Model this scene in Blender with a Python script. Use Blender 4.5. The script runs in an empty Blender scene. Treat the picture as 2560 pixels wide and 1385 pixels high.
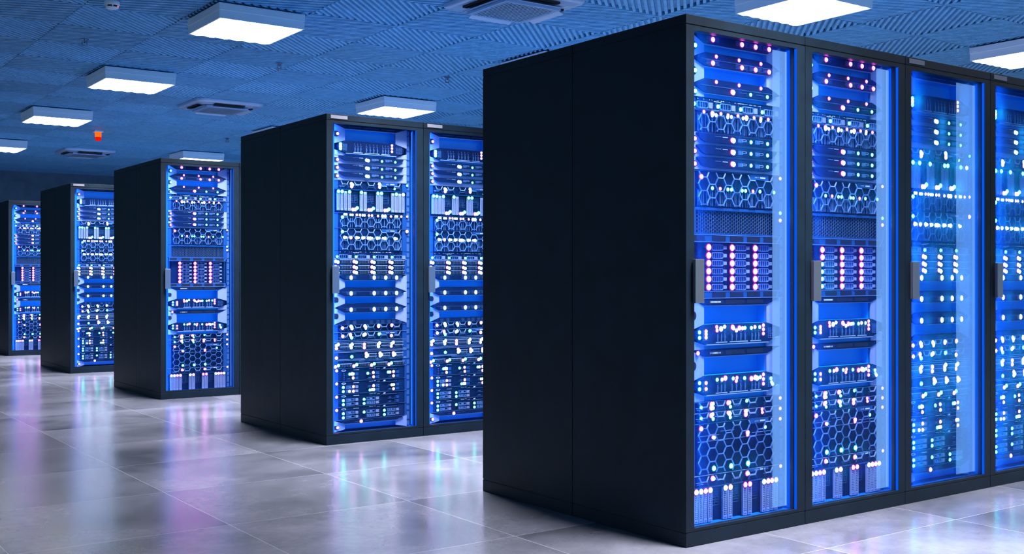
import bpy, bmesh, math, random
from mathutils import Vector
random.seed(7)
C = bpy.context.scene.collection
S = bpy.context.scene

# ------------------------------------------------------------------ camera, world, exposure
cam_d = bpy.data.cameras.new('camera')
cam_d.sensor_width = 36.0
cam_d.lens = 2737.48 / 2560 * 36.0
cam_d.clip_end = 200
cam = bpy.data.objects.new('camera', cam_d)
C.objects.link(cam)
cam.location = (-3.0592, -3.0997, 1.0650)
cam.rotation_euler = (math.radians(90), 0, -math.radians(35.5918))
S.camera = cam

w = bpy.data.worlds.new('world')
S.world = w
w.use_nodes = True
bg = w.node_tree.nodes['Background']
bg.inputs[0].default_value = (0.17, 0.33, 0.48, 1)
bg.inputs[1].default_value = 1.0

S.view_settings.view_transform = 'Standard'
S.view_settings.look = 'None'
S.view_settings.gamma = 1.0
S.view_settings.use_curve_mapping = False
S.view_settings.exposure = 0.0
LAMP = 11.0
DOWN = 112.0          # watts that each panel throws down          # ceiling panel radiance
STRIP = 30.0          # cabinet led strip radiance
TOPFILL = 13.0
REARFILL = 34.0
def area(name, loc, rot, sx, sy, col, power):
    l = bpy.data.lights.new(name, 'AREA'); l.shape = 'RECTANGLE'; l.size = sx; l.size_y = sy
    l.color = col; l.energy = power
    o = bpy.data.objects.new(name, l); C.objects.link(o); o.location = loc; o.rotation_euler = rot
    return o
# added blue fill lights without fixtures, upwards over row tops and behind rears
for _i, _y in enumerate((0.7, 3.9, 7.1, 10.25, 13.56)):
    area('row_top_fill', (2.6, _y + 0.7, 2.13), (math.pi, 0, 0), 5.0, 1.1, (0.0, 0.36, 1.0), TOPFILL * (1.0, 1.0, 0.8, 0.4, 0.25)[_i])
    area('row_rear_fill', (3.2, _y + 0.76, 1.06), (math.pi/2, 0, 0), 6.3, 2.06, (0.0, 0.34, 1.0), REARFILL)
S.cycles.max_bounces = 8
S.cycles.diffuse_bounces = 4
S.cycles.glossy_bounces = 4
S.cycles.transparent_max_bounces = 16
S.cycles.sample_clamp_indirect = 6.0
S.cycles.sample_clamp_direct = 0.0
S.cycles.use_light_tree = True
S.cycles.caustics_reflective = False
S.cycles.caustics_refractive = False
try:
    S.cycles.use_denoising = True
    S.cycles.denoiser = 'OPENIMAGEDENOISE'
except Exception:
    pass

# ------------------------------------------------------------------ materials
MATS = {}
def mat(name, col, rough=0.5, metal=0.0, spec=0.5, noise=0.0, nscale=40.0, bump=0.0):
    m = bpy.data.materials.new(name)
    m.use_nodes = True
    nt = m.node_tree
    b = nt.nodes['Principled BSDF']
    b.inputs['Base Color'].default_value = (*col, 1)
    b.inputs['Roughness'].default_value = rough
    b.inputs['Metallic'].default_value = metal
    b.inputs['Specular IOR Level'].default_value = spec
    if noise or bump:
        tc = nt.nodes.new('ShaderNodeTexCoord')
        n = nt.nodes.new('ShaderNodeTexNoise')
        n.inputs['Scale'].default_value = nscale
        n.inputs['Detail'].default_value = 6
        nt.links.new(tc.outputs['Object'], n.inputs['Vector'])
        if noise:
            r = nt.nodes.new('ShaderNodeValToRGB')
            r.color_ramp.elements[0].position = 0.3
            r.color_ramp.elements[1].position = 0.7
            r.color_ramp.elements[0].color = (*[c * (1 - noise) for c in col], 1)
            r.color_ramp.elements[1].color = (*[min(1, c * (1 + noise)) for c in col], 1)
            nt.links.new(n.outputs['Fac'], r.inputs['Fac'])
            nt.links.new(r.outputs['Color'], b.inputs['Base Color'])
        if bump:
            bp = nt.nodes.new('ShaderNodeBump')
            bp.inputs['Strength'].default_value = bump
            bp.inputs['Distance'].default_value = 0.001
            nt.links.new(n.outputs['Fac'], bp.inputs['Height'])
            nt.links.new(bp.outputs['Normal'], b.inputs['Normal'])
    MATS[name] = m
    return m

def emit(name, col, strength):
    m = bpy.data.materials.new(name)
    m.use_nodes = True
    nt = m.node_tree
    nt.nodes.clear()
    e = nt.nodes.new('ShaderNodeEmission')
    o = nt.nodes.new('ShaderNodeOutputMaterial')
    e.inputs[0].default_value = (*col, 1)
    e.inputs[1].default_value = strength
    nt.links.new(e.outputs[0], o.inputs[0])
    MATS[name] = m
    return m

M_SHELL = mat('cabinet black powder coat', (0.004, 0.012, 0.024), 0.5, 0, 0.2, 0.25, 7, 0.05)
M_GAP = mat('black rubber', (0.004, 0.004, 0.005), 0.7)
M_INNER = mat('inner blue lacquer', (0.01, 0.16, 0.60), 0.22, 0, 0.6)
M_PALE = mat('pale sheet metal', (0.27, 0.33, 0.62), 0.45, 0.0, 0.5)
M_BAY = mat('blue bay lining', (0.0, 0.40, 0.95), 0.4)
M_DARK = mat('dark server plastic', (0.002, 0.011, 0.060), 0.5, 0, 0.08, 0.4, 90)
M_DEEP = mat('deep recess plastic', (0.004, 0.006, 0.016), 0.5)
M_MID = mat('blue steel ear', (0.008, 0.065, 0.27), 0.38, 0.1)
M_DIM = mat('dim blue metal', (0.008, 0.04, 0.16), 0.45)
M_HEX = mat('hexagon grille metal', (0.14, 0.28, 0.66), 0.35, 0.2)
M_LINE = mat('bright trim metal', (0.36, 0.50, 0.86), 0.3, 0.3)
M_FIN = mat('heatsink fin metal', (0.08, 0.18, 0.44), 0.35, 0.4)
M_MARK = mat('printed white marking', (0.75, 0.8, 0.9), 0.5)
M_GREY = mat('grey caddy handle', (0.20, 0.25, 0.42), 0.45)
M_STEEL = mat('brushed steel', (0.36, 0.35, 0.40), 0.3, 0.92)
M_PLATE = mat('grey label plate', (0.20, 0.20, 0.25), 0.4)
M_WHITE = mat('white enamel', (0.78, 0.79, 0.84), 0.45)
M_LAMPW = mat('lamp white housing', (0.80, 0.80, 0.86), 0.5)
M_CHROME = mat('dull chrome', (0.25, 0.28, 0.36), 0.25, 0.9)
M_WALL = mat('dark blue painted wall', (0.10, 0.15, 0.21), 0.8, 0, 0.3, 0.15, 5, 0.3)
M_ACW = mat('glossy white plastic', (0.34, 0.44, 0.62), 0.18)

M_LAMP = emit('ceiling panel diffuser glow', (1.0, 0.98, 0.95), LAMP)
M_STRIP = emit('blue led strip glow', (0.015, 0.25, 1.0), STRIP)
M_STRIP2 = emit('pale led strip glow', (0.35, 0.6, 1.0), 1.6)
M_SIDEGLOW = emit('painted blue jamb glow', (0.0, 0.10, 0.95), 1.0)  # blue light on the right jamb, put in as emission
LEDM = {
    'M': emit('magenta led', (1.0, 0.10, 0.72), 18),
    'P': emit('pink led', (1.0, 0.42, 0.80), 15),
    'C': emit('cyan led', (0.10, 0.95, 0.80), 18),
    'W': emit('white led', (0.72, 0.88, 1.0), 15),
    'R': emit('red led', (1.0, 0.05, 0.05), 5),
}
HALO_COL = {'M': (1.0, 0.03, 0.66), 'P': (0.95, 0.30, 0.80), 'C': (0.0, 0.62, 0.56), 'W': (0.22, 0.50, 1.0), 'R': (0.8, 0.02, 0.02)}  # coloured halo around each led, painted as glowing rings
HALO_IN = {k: emit('led halo inner ring ' + k, c, 1.0) for k, c in HALO_COL.items()}
HALO_OUT = {k: emit('led halo outer ring ' + k, c, 0.28) for k, c in HALO_COL.items()}
LEDN = {'M': 'magenta', 'P': 'pink', 'C': 'cyan', 'W': 'white', 'R': 'red'}
M_BEACON = emit('orange red beacon glow', (1.0, 0.07, 0.004), 2.6)
M_BEACON2 = emit('deep red beacon glow', (0.80, 0.008, 0.002), 1.0)

def glass(name, haze, tint):
    m = bpy.data.materials.new(name)
    m.use_nodes = True
    nt = m.node_tree
    nt.nodes.clear()
    N = nt.nodes.new
    out = N('ShaderNodeOutputMaterial')
    tr = N('ShaderNodeBsdfTransparent'); tr.inputs[0].default_value = (*tint, 1)
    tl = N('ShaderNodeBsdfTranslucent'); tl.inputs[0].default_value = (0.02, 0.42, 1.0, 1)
    gl = N('ShaderNodeBsdfGlossy'); gl.inputs['Roughness'].default_value = 0.03
    fr = N('ShaderNodeFresnel'); fr.inputs['IOR'].default_value = 1.45
    mx = N('ShaderNodeMixShader'); mx.inputs[0].default_value = haze
    m2 = N('ShaderNodeMixShader')
    nt.links.new(tr.outputs[0], mx.inputs[1]); nt.links.new(tl.outputs[0], mx.inputs[2])
    ge = N('ShaderNodeNewGeometry')
    iv = N('ShaderNodeMath'); iv.operation = 'SUBTRACT'; iv.inputs[0].default_value = 1.0
    mu = N('ShaderNodeMath'); mu.operation = 'MULTIPLY'
    nt.links.new(ge.outputs['Backfacing'], iv.inputs[1])
    nt.links.new(iv.outputs[0], mu.inputs[0]); nt.links.new(fr.outputs[0], mu.inputs[1])
    ar = N('ShaderNodeMath'); ar.operation = 'MULTIPLY'; ar.inputs[1].default_value = 0.25
    nt.links.new(mu.outputs[0], ar.inputs[0]); nt.links.new(ar.outputs[0], m2.inputs[0])
    nt.links.new(mx.outputs[0], m2.inputs[1]); nt.links.new(gl.outputs[0], m2.inputs[2])
    nt.links.new(m2.outputs[0], out.inputs[0])
    MATS[name] = m
    return m
G_CLEAR = glass('clear door glass', 0.015, (0.93, 0.96, 1.0))
G_SOFT = glass('lightly hazed door glass', 0.06, (0.88, 0.94, 1.0))
G_HAZE = glass('blue hazed door glass', 0.15, (0.80, 0.90, 1.0))  # veiling blue haze of the front row is put into its panes

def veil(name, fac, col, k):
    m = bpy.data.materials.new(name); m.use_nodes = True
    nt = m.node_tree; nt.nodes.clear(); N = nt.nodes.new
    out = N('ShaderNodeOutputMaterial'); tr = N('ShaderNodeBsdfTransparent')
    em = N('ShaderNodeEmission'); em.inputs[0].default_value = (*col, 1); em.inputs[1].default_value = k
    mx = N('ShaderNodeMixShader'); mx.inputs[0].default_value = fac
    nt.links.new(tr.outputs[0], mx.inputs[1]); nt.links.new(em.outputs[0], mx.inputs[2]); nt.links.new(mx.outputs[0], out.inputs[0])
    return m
M_VEIL = veil('painted pale blue veil', 0.30, (0.27, 0.54, 1.0), 1.3)  # pale haze of light put into a see-through emissive sheet

def floor_material():
    m = bpy.data.materials.new('polished concrete tile')
    m.use_nodes = True
    nt = m.node_tree
    L = nt.links.new
    N = nt.nodes.new
    b = nt.nodes['Principled BSDF']
    tc = N('ShaderNodeTexCoord')
    mp = N('ShaderNodeMapping')
    P = 0.877
    mp.inputs['Location'].default_value = (0.43 / P, -0.553 / P, 0)
    mp.inputs['Scale'].default_value = (1 / P, 1 / P, 1)
    L(tc.outputs['Object'], mp.inputs['Vector'])
    sx = N('ShaderNodeSeparateXYZ')
    L(mp.outputs[0], sx.inputs[0])
    def mth(op, a, b2=None):
        n = N('ShaderNodeMath'); n.operation = op
        if hasattr(a, 'links') or hasattr(a, 'is_linked'): L(a, n.inputs[0])
        else: n.inputs[0].default_value = a
        if b2 is not None:
            if hasattr(b2, 'is_linked'): L(b2, n.inputs[1])
            else: n.inputs[1].default_value = b2
        return n.outputs[0]
    def edge(o):
        f = mth('FRACT', o)
        g = mth('SUBTRACT', 1.0, f)
        return mth('MINIMUM', f, g)
    e = mth('MINIMUM', edge(sx.outputs[0]), edge(sx.outputs[1]))
    grout = mth('LESS_THAN', e, 0.0013 / P)
    # per tile tone
    cx = mth('FLOOR', sx.outputs[0]); cy = mth('FLOOR', sx.outputs[1])
    cm = N('ShaderNodeCombineXYZ'); L(cx, cm.inputs[0]); L(cy, cm.inputs[1])
    wn = N('ShaderNodeTexWhiteNoise'); wn.noise_dimensions = '2D'
    L(cm.outputs[0], wn.inputs['Vector'])
    # offset the stone pattern tile by tile
    vs = N('ShaderNodeVectorMath'); vs.operation = 'SCALE'; vs.inputs['Scale'].default_value = 7.0
    L(wn.outputs['Color'], vs.inputs[0])
    va = N('ShaderNodeVectorMath'); va.operation = 'ADD'
    L(tc.outputs['Object'], va.inputs[0]); L(vs.outputs[0], va.inputs[1])
    n1 = N('ShaderNodeTexNoise'); n1.inputs['Scale'].default_value = 1.3; n1.inputs['Detail'].default_value = 6; n1.inputs['Roughness'].default_value = 0.58; n1.inputs['Distortion'].default_value = 0.3
    n2 = N('ShaderNodeTexNoise'); n2.inputs['Scale'].default_value = 22; n2.inputs['Detail'].default_value = 8; n2.inputs['Roughness'].default_value = 0.7
    L(va.outputs[0], n1.inputs['Vector']); L(va.outputs[0], n2.inputs['Vector'])
    r1 = N('ShaderNodeValToRGB')
    r1.color_ramp.elements[0].position = 0.30; r1.color_ramp.elements[0].color = (0.048, 0.056, 0.080, 1)
    r1.color_ramp.elements[1].position = 0.72; r1.color_ramp.elements[1].color = (0.205, 0.212, 0.278, 1)
    L(n1.outputs['Fac'], r1.inputs['Fac'])
    r2 = N('ShaderNodeValToRGB')
    r2.color_ramp.elements[0].position = 0.3; r2.color_ramp.elements[0].color = (0.88, 0.88, 0.88, 1)
    r2.color_ramp.elements[1].position = 0.7; r2.color_ramp.elements[1].color = (1.1, 1.1, 1.1, 1)
    L(n2.outputs['Fac'], r2.inputs['Fac'])
    mu = N('ShaderNodeMix'); mu.data_type = 'RGBA'; mu.blend_type = 'MULTIPLY'; mu.inputs[0].default_value = 1.0
    L(r1.outputs[0], mu.inputs[6]); L(r2.outputs[0], mu.inputs[7])
    mg = N('ShaderNodeMix'); mg.data_type = 'RGBA'
    L(grout, mg.inputs[0]); L(mu.outputs[2], mg.inputs[6]); mg.inputs[7].default_value = (0.38, 0.40, 0.46, 1)
    L(mg.outputs[2], b.inputs['Base Color'])
    rr = N('ShaderNodeMapRange')
    rr.inputs['From Min'].default_value = 0.3; rr.inputs['From Max'].default_value = 0.7
    rr.inputs['To Min'].default_value = 0.20; rr.inputs['To Max'].default_value = 0.25
    L(n1.outputs['Fac'], rr.inputs['Value'])
    rg = mth('MULTIPLY', grout, 0.0)
    ra = mth('ADD', rr.outputs[0], rg)
    L(ra, b.inputs['Roughness'])
    b.inputs['IOR'].default_value = 1.7
    b.inputs['Specular IOR Level'].default_value = 0.6
    bp = N('ShaderNodeBump'); bp.inputs['Strength'].default_value = 0.03; bp.inputs['Distance'].default_value = 0.002
    L(n2.outputs['Fac'], bp.inputs['Height']); L(bp.outputs[0], b.inputs['Normal'])
    return m
M_FLOOR = floor_material()
M_CEIL = mat('corrugated grey blue ceiling board', (0.15, 0.40, 0.64), 0.55, 0, 0.4, 0.15, 14, 0.3)
M_CEILGAP = mat('dark void above ceiling', (0.006, 0.008, 0.012), 0.9)

# ------------------------------------------------------------------ mesh helpers
class MB:
    def __init__(s): s.v = []; s.f = []
    def poly(s, pts):
        b = len(s.v); s.v += [tuple(p) for p in pts]; s.f.append(tuple(range(b, b + len(pts))))
    def box(s, x0, x1, y0, y1, z0, z1):
        b = len(s.v)
        s.v += [(x0, y0, z0), (x1, y0, z0), (x1, y1, z0), (x0, y1, z0), (x0, y0, z1), (x1, y0, z1), (x1, y1, z1), (x0, y1, z1)]
        s.f += [(b, b+3, b+2, b+1), (b+4, b+5, b+6, b+7), (b, b+1, b+5, b+4), (b+1, b+2, b+6, b+5), (b+2, b+3, b+7, b+6), (b+3, b, b+4, b+7)]
        return s
    def prism(s, pts, y0, y1, back=None):          # polygon in x,z pushed along y (back: other outline at y1)
        n = len(pts); b = len(s.v); q = back or pts
        s.v += [(x, y0, z) for x, z in pts] + [(x, y1, z) for x, z in q]
        s.f.append(tuple(range(b, b+n))); s.f.append(tuple(range(b+2*n-1, b+n-1, -1)))
        for i in range(n):
            j = (i+1) % n
            s.f.append((b+j, b+i, b+n+i, b+n+j))
        return s
    def bar(s, p, q, wd, y0, y1):                  # straight bar between two x,z points
        dx, dz = q[0]-p[0], q[1]-p[1]; l = math.hypot(dx, dz) or 1e-9
        nx, nz = -dz/l*wd/2, dx/l*wd/2
        ex, ez = dx/l*wd*0.25, dz/l*wd*0.25
        return s.prism([(p[0]+nx-ex, p[1]+nz-ez), (p[0]-nx-ex, p[1]-nz-ez), (q[0]-nx+ex, q[1]-nz+ez), (q[0]+nx+ex, q[1]+nz+ez)], y0, y1)
    def lathe(s, cx, cy, prof, n=24):              # profile of (radius, z) around a vertical axis
        b = len(s.v)
        for r, z in prof:
            for i in range(n):
                a = 2*math.pi*i/n
                s.v.append((cx + r*math.cos(a), cy + r*math.sin(a), z))
        for k in range(len(prof)-1):
            for i in range(n):
                j = (i+1) % n
                s.f.append((b+k*n+i, b+k*n+j, b+(k+1)*n+j, b+(k+1)*n+i))
        s.f.append(tuple(range(b+n-1, b-1, -1)))
        s.f.append(tuple(range(b+(len(prof)-1)*n, b+len(prof)*n)))
        return s
    def dome(s, x, y, z, r, h, n=14):              # lens dome bulging towards -y
        b = len(s.v); rings = [(1.42, 0), (1.38, 0.08), (1.2, 0.16), (1.0, 0.24), (0.93, 0.5), (0.7, 0.8), (0.36, 0.97)]
        for k, t in rings:
            for i in range(n):
                a = 2*math.pi*i/n
                s.v.append((x + r*k*math.cos(a), y - h*t, z + r*k*math.sin(a)))
        s.v.append((x, y-h, z))
        for k in range(len(rings)-1):
            for i in range(n):
                j = (i+1) % n
                s.f.append((b+k*n+i, b+k*n+j, b+(k+1)*n+j, b+(k+1)*n+i))
        t = b+(len(rings)-1)*n
        for i in range(n): s.f.append((t+i, t+(i+1) % n, b+len(rings)*n))
        s.f.append(tuple(range(b+n-1, b-1, -1)))
        return s
    def mesh(s, name, m, org=(0, 0, 0), bev=0.0, smooth=False):
        me = bpy.data.meshes.new(name)
        me.from_pydata([(x-org[0], y-org[1], z-org[2]) for x, y, z in s.v], [], s.f)
        bm = bmesh.new(); bm.from_mesh(me)
        if bev:
            bmesh.ops.bevel(bm, geom=[e for e in bm.edges], offset=bev, segments=2, affect='EDGES', profile=0.5)
        bmesh.ops.recalc_face_normals(bm, faces=bm.faces)
        bm.to_mesh(me); bm.free()
        if smooth:
            for p in me.polygons: p.use_smooth = True
        me.materials.append(m)
        return me
    def build(s, name, m, parent=None, org=(0, 0, 0), bev=0.0, smooth=False, label=None):
        o = bpy.data.objects.new(name, s.mesh(name, m, org, bev, smooth))
        C.objects.link(o)
        if parent: o.parent = parent
        if label: o['label'] = label
        return o

def thing(name, loc, label, cat, group=None):
    o = bpy.data.objects.new(name, None); C.objects.link(o)
    o.empty_display_size = 0.1
    o.location = loc; o['label'] = label; o['category'] = cat
    if group: o['group'] = group
    return o
def struct(o):
    o['kind'] = 'structure'; return o
CH = {}
def dup(o, parent=None):
    c = o.copy(); C.objects.link(c)
    if parent: c.parent = parent
    for ch in list(o.children): dup(ch, c)
    return c

# ------------------------------------------------------------------ the room
X0, X1, Y0, Y1, ZC = -7.0, 15.0, -5.0, 21.1, 3.235
struct(MB().box(X0, X1, Y0, Y1 + 0.2, -0.1, 0).build('floor', M_FLOOR))
struct(MB().box(X0, X1, Y1, Y1 + 0.2, 0, ZC + 0.2).build('wall_back', M_WALL))
struct(MB().box(X0, X1, Y1 - 0.012, Y1, 0, 0.09).build('baseboard_back', M_SHELL))

TILE, TX, TY = 0.798, 0.043, 2.0
def clip(poly, k, lim, keep_less):
    out = []
    for i in range(len(poly)):
        a, b = poly[i], poly[(i+1) % len(poly)]
        fa, fb = k(a) - lim, k(b) - lim
        if not keep_less: fa, fb = -fa, -fb
        if fa <= 0: out.append(a)
        if (fa < 0 < fb) or (fb < 0 < fa):
            t = fa / (fa - fb); out.append((a[0]+(b[0]-a[0])*t, a[1]+(b[1]-a[1])*t))
    return out
def tile_polys(sgn):
    g = 0.0025
    sq = [(g, g), (TILE-g, g), (TILE-g, TILE-g), (g, TILE-g)]
    k = (lambda p: p[0]-p[1]) if sgn > 0 else (lambda p: p[0]+p[1])
    lo = -TILE if sgn > 0 else 0.0
    n = 22; pit = 2*TILE/n; dep = 0.028
    prof = [(0, 0), (0.46, 0), (0.54, dep), (0.92, dep), (1.0, 0)]
    polys = []
    for r in range(n):
        for (a, za), (b, zb) in zip(prof, prof[1:]):
            ta, tb = lo+(r+a)*pit, lo+(r+b)*pit
            p = clip(clip(sq, k, ta, False), k, tb, True)
            if len(p) > 2:
                polys.append([(x, y, za+(zb-za)*(k((x, y))-ta)/(tb-ta)) for x, y in p])
    return polys
TP = {1: tile_polys(1), -1: tile_polys(-1)}
cv, cf = [], []
for ix in range(-8, 18):
    for iy in range(-8, 24):
        ox, oy = TX+ix*TILE, TY+iy*TILE
        for p in TP[1 if (ix+iy) % 2 == 0 else -1]:
            b = len(cv)
            cv += [(ox+x, oy+y, ZC+z) for x, y, z in p]
            cf.append(tuple(range(b+len(p)-1, b-1, -1)))
me = bpy.data.meshes.new('ceiling'); me.from_pydata(cv, [], cf); me.materials.append(M_CEIL)
o = bpy.data.objects.new('ceiling', me); C.objects.link(o); struct(o)
struct(MB().box(X0, X1, Y0, Y1 + 0.2, ZC + 0.05, ZC + 0.15).build('ceiling_slab', M_CEILGAP))

# ------------------------------------------------------------------ ceiling fittings
def lamp():
    t = thing('ceiling_light', (0, 0, 0), '', 'ceiling light', 'square ceiling light boxes')
    h = 0.365
    m = MB(); m.box(-h, h, -h, h, 3.165, 3.222)
    m.build('housing', M_LAMPW, t, bev=0.002)
    m = MB()                                        # lower skirt, open below, slightly set in
    g = h - 0.004; q = 0.012
    m.box(-g, g, -g, -g+q, 3.10, 3.165); m.box(-g, g, g-q, g, 3.10, 3.165)
    m.box(-g, -g+q, -g+q, g-q, 3.10, 3.165); m.box(g-q, g, -g+q, g-q, 3.10, 3.165)
    m.build('skirt', M_LAMPW, t)
    m = MB()                                        # six glowing lens strips running across
    n = 6; wd = 2*(g-q)/n; e = g-q
    for i in range(n):
        x0 = -e+i*wd+0.002; x1 = x0+wd-0.004; xm = (x0+x1)/2
        pr = [(x0, 3.112), (x0+0.02, 3.098), (xm, 3.094), (x1-0.02, 3.098), (x1, 3.112), (x1, 3.13), (x0, 3.13)]
        m.prism(pr, -e, e)
    m.build('diffuser', M_LAMP, t)
    l = bpy.data.lights.new('lamp_beam', 'AREA'); l.shape = 'SQUARE'; l.size = 0.68
    l.energy = DOWN; l.color = (1.0, 0.97, 0.97); l.spread = math.radians(86)
    lo = bpy.data.objects.new('lamp_beam', l); C.objects.link(lo); lo.parent = t; lo.location = (0, 0, 3.09)
    for sx in (-1, 1):
        for sy in (-1, 1):
            MB().box(sx*0.25-0.02, sx*0.25+0.02, sy*0.25-0.02, sy*0.25+0.02, 3.222, ZC+0.012).build('mounting_bracket', M_GAP, t)
    return t
L0 = lamp()
lamps = [((3.634, 2.42), 'white glowing light box at top edge above the nearest cabinet'),
         ((6.82, 2.42), 'white glowing light box at right edge above fourth front cabinet'),
         ((0.435, 5.58), 'large white glowing light box left of the nearest air conditioner'),
         ((3.634, 5.58), 'light box mostly hidden behind top of the nearest cabinet'),
         ((0.435, 8.775), 'white glowing light box, second in the left line of lights'),
         ((3.66, 8.76), 'white glowing light box right above the second row of cabinets'),
         ((0.435, 12.02), 'white glowing light box above left of the red beacon'),
         ((3.634, 12.02), 'light box peeking over the second row cabinet side'),
         ((0.432, 15.84), 'farthest glowing light box, cut by the left picture edge'),
         ((3.62, 15.74), 'small far light box standing above the third row cabinet'),
         ((0.435, 2.42), 'light box overhead in the near aisle'),
         ((6.82, 5.58), 'light box over the front row far end'),
         ((0.435, -0.77), 'light box overhead in front of the nearest cabinet'),
         ((3.634, -0.77), 'light box overhead in front of the third front cabinet'),
         ((6.82, -0.77), 'light box overhead in front of the row far end')]
for i, ((x, y), lab) in enumerate(lamps):
    t = L0 if i == 0 else dup(L0)
    t.location = (x, y, 0); t['label'] = lab

def air_con():
    t = thing('air_conditioner', (0, 0, 0), '', 'air conditioner', 'ceiling air conditioner cassettes')
    def rr(h, r, n=6):
        pts = []
        for cx, cy, a0 in ((h-r, h-r, 0), (-h+r, h-r, 90), (-h+r, -h+r, 180), (h-r, -h+r, 270)):
            for i in range(n+1):
                a = math.radians(a0+90*i/n); pts.append((cx+r*math.cos(a), cy+r*math.sin(a)))
        return pts
    def loft(m, rings):
        b = len(m.v); n = len(rings[0][0])
        for pts, z in rings: m.v += [(x, y, z) for x, y in pts]
        for k in range(len(rings)-1):
            for i in range(n):
                j = (i+1) % n
                m.f.append((b+k*n+i, b+k*n+j, b+(k+1)*n+j, b+(k+1)*n+i))
    m = MB()
    loft(m, [(rr(0.425, 0.09), 3.234), (rr(0.425, 0.09), 3.215), (rr(0.412, 0.085), 3.199), (rr(0.385, 0.07), 3.192), (rr(0.365, 0.05), 3.194), (rr(0.30, 0.02), 3.184), (rr(0.262, 0.02), 3.180), (rr(0.262, 0.02), 3.21)])
    m.build('panel_frame', M_ACW, t, smooth=True)
    m = MB()
    m.box(-0.265, 0.265, -0.265, -0.235, 3.150, 3.176); m.box(-0.265, 0.265, 0.235, 0.265, 3.150, 3.176)
    m.box(-0.265, -0.235, -0.235, 0.235, 3.150, 3.176); m.box(0.235, 0.265, -0.235, 0.235, 3.150, 3.176)
    for i in range(17):
        y = -0.235+0.47*(i+0.5)/17
        m.box(y-0.007, y+0.007, -0.235, 0.235, 3.150, 3.153)
    m.build('intake_grille', M_ACW, t)
    MB().box(-0.262, 0.262, -0.262, 0.262, 3.160, 3.184).build('filter', M_GAP, t)
    for k in range(4):
        a = k*math.pi/2; ca, sa = math.cos(a), math.sin(a)
        def rot(pts): return [(x*ca-y*sa, x*sa+y*ca, z) for x, y, z in pts]
        m = MB(); m.box(-0.19, 0.19, 0.315, 0.355, 3.176, 3.196)
        m.v = rot(m.v); m.build('outlet_slot', M_GAP, t)
        m = MB(); b0 = [(-0.2, 0.272, 3.172), (0.2, 0.272, 3.172), (0.2, 0.345, 3.145), (-0.2, 0.345, 3.145)]
        m.v = b0 + [(x, y+0.003, z+0.006) for x, y, z in b0]
        m.f = [(0, 1, 2, 3), (7, 6, 5, 4), (0, 4, 5, 1), (1, 5, 6, 2), (2, 6, 7, 3), (3, 7, 4, 0)]
        m.v = rot(m.v); m.build('louvre', M_ACW, t)
    return t
A0 = air_con()
for i, ((x, y), lab) in enumerate([((1.98, 3.92), 'nearest white ceiling air conditioner at the top picture edge'),
                                   ((1.975, 10.25), 'middle white ceiling air conditioner left of the second row'),
                                   ((1.95, 16.55), 'farthest white ceiling air conditioner beyond the red beacon')]):
    t = A0 if i == 0 else dup(A0)
    t.location = (x, y, 0); t['label'] = lab

t = thing('smoke_detector', (-0.606, 5.73, ZC), 'white round smoke detector on the ceiling near the left top', 'smoke detector')
og = (0, 0, ZC)
MB().lathe(0, 0, [(0.054, 3.235), (0.058, 3.230), (0.058, 3.205), (0.052, 3.198)], 32).build('base', M_WHITE, t, og, smooth=True)
MB().lathe(0, 0, [(0.044, 3.198), (0.044, 3.184)], 32).build('vent_chamber', M_GAP, t, og)
MB().lathe(0, 0, [(0.049, 3.185), (0.046, 3.178), (0.034, 3.172), (0.012, 3.170)], 32).build('cap', M_WHITE, t, og, smooth=True)
for i in range(6):
    a = math.radians(60*i+20); c, s_ = math.cos(a)*0.047, math.sin(a)*0.047
    MB().box(c-0.004, c+0.004, s_-0.004, s_+0.004, 3.18, 3.2).build('vent_rib', M_WHITE, t, og)
m = MB(); m.dome(0.036, -0.033, 3.188, 0.004, 0.003); m.build('indicator_light', LEDM['R'], t, og, label='small red indicator light')

def sprinkler():
    t = thing('sprinkler', (0, 0, ZC), '', 'sprinkler', 'ceiling sprinkler heads')
    og = (0, 0, ZC)
    MB().lathe(0, 0, [(0.034, 3.235), (0.034, 3.229), (0.014, 3.224)], 20).build('escutcheon', M_CHROME, t, og)
    MB().lathe(0, 0, [(0.010, 3.226), (0.009, 3.205), (0.004, 3.2)], 14).build('nozzle', M_CHROME, t, og)
    for sx in (-1, 1): MB().box(sx*0.02-0.003, sx*0.02+0.003, -0.003, 0.003, 3.178, 3.226).build('yoke_arm', M_CHROME, t, og)
    MB().lathe(0, 0, [(0.027, 3.180), (0.026, 3.176)], 20).build('deflector', M_CHROME, t, og)
    return t
S0 = sprinkler()
for i, ((x, y), lab) in enumerate([((-0.415, 7.30), 'small sprinkler head on the ceiling below the smoke detector'),
                                   ((1.48, 7.30), 'small sprinkler head on the ceiling right of the largest light box'),
                                   ((3.283, 6.97), 'small sprinkler head left of the nearest cabinet top'),
                                   ((3.282, 13.41), 'far dark sprinkler head just above the second row cabinet side')]):
    t = S0 if i == 0 else dup(S0)
    t.location = (x, y, ZC); t['label'] = lab

t = thing('alarm_beacon', (1.396, 13.66, ZC), 'glowing orange red alarm beacon hanging from the ceiling', 'alarm beacon')
MB().box(-0.062, 0.062, -0.062, 0.062, 3.208, 3.233).build('base', M_WHITE, t, og, bev=0.003)
MB().lathe(0, 0, [(0.046, 3.208), (0.044, 3.135)], 28).build('lens', M_BEACON, t, og, label='bright orange red upper lens')
MB().lathe(0, 0, [(0.044, 3.135), (0.041, 3.087), (0.036, 3.083)], 28).build('lens', M_BEACON2, t, og, label='deep red lower lens')

# ------------------------------------------------------------------ cabinets
CW, CD, CHT = 0.7095, 0.7105, 2.1        # cabinet width, depth, height; pitch 0.7131
EX0, EX1 = 0.084, 0.616                  # outer edges of the rack ears
FD = 0.06                                # depth of the equipment fronts behind the door face

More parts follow.
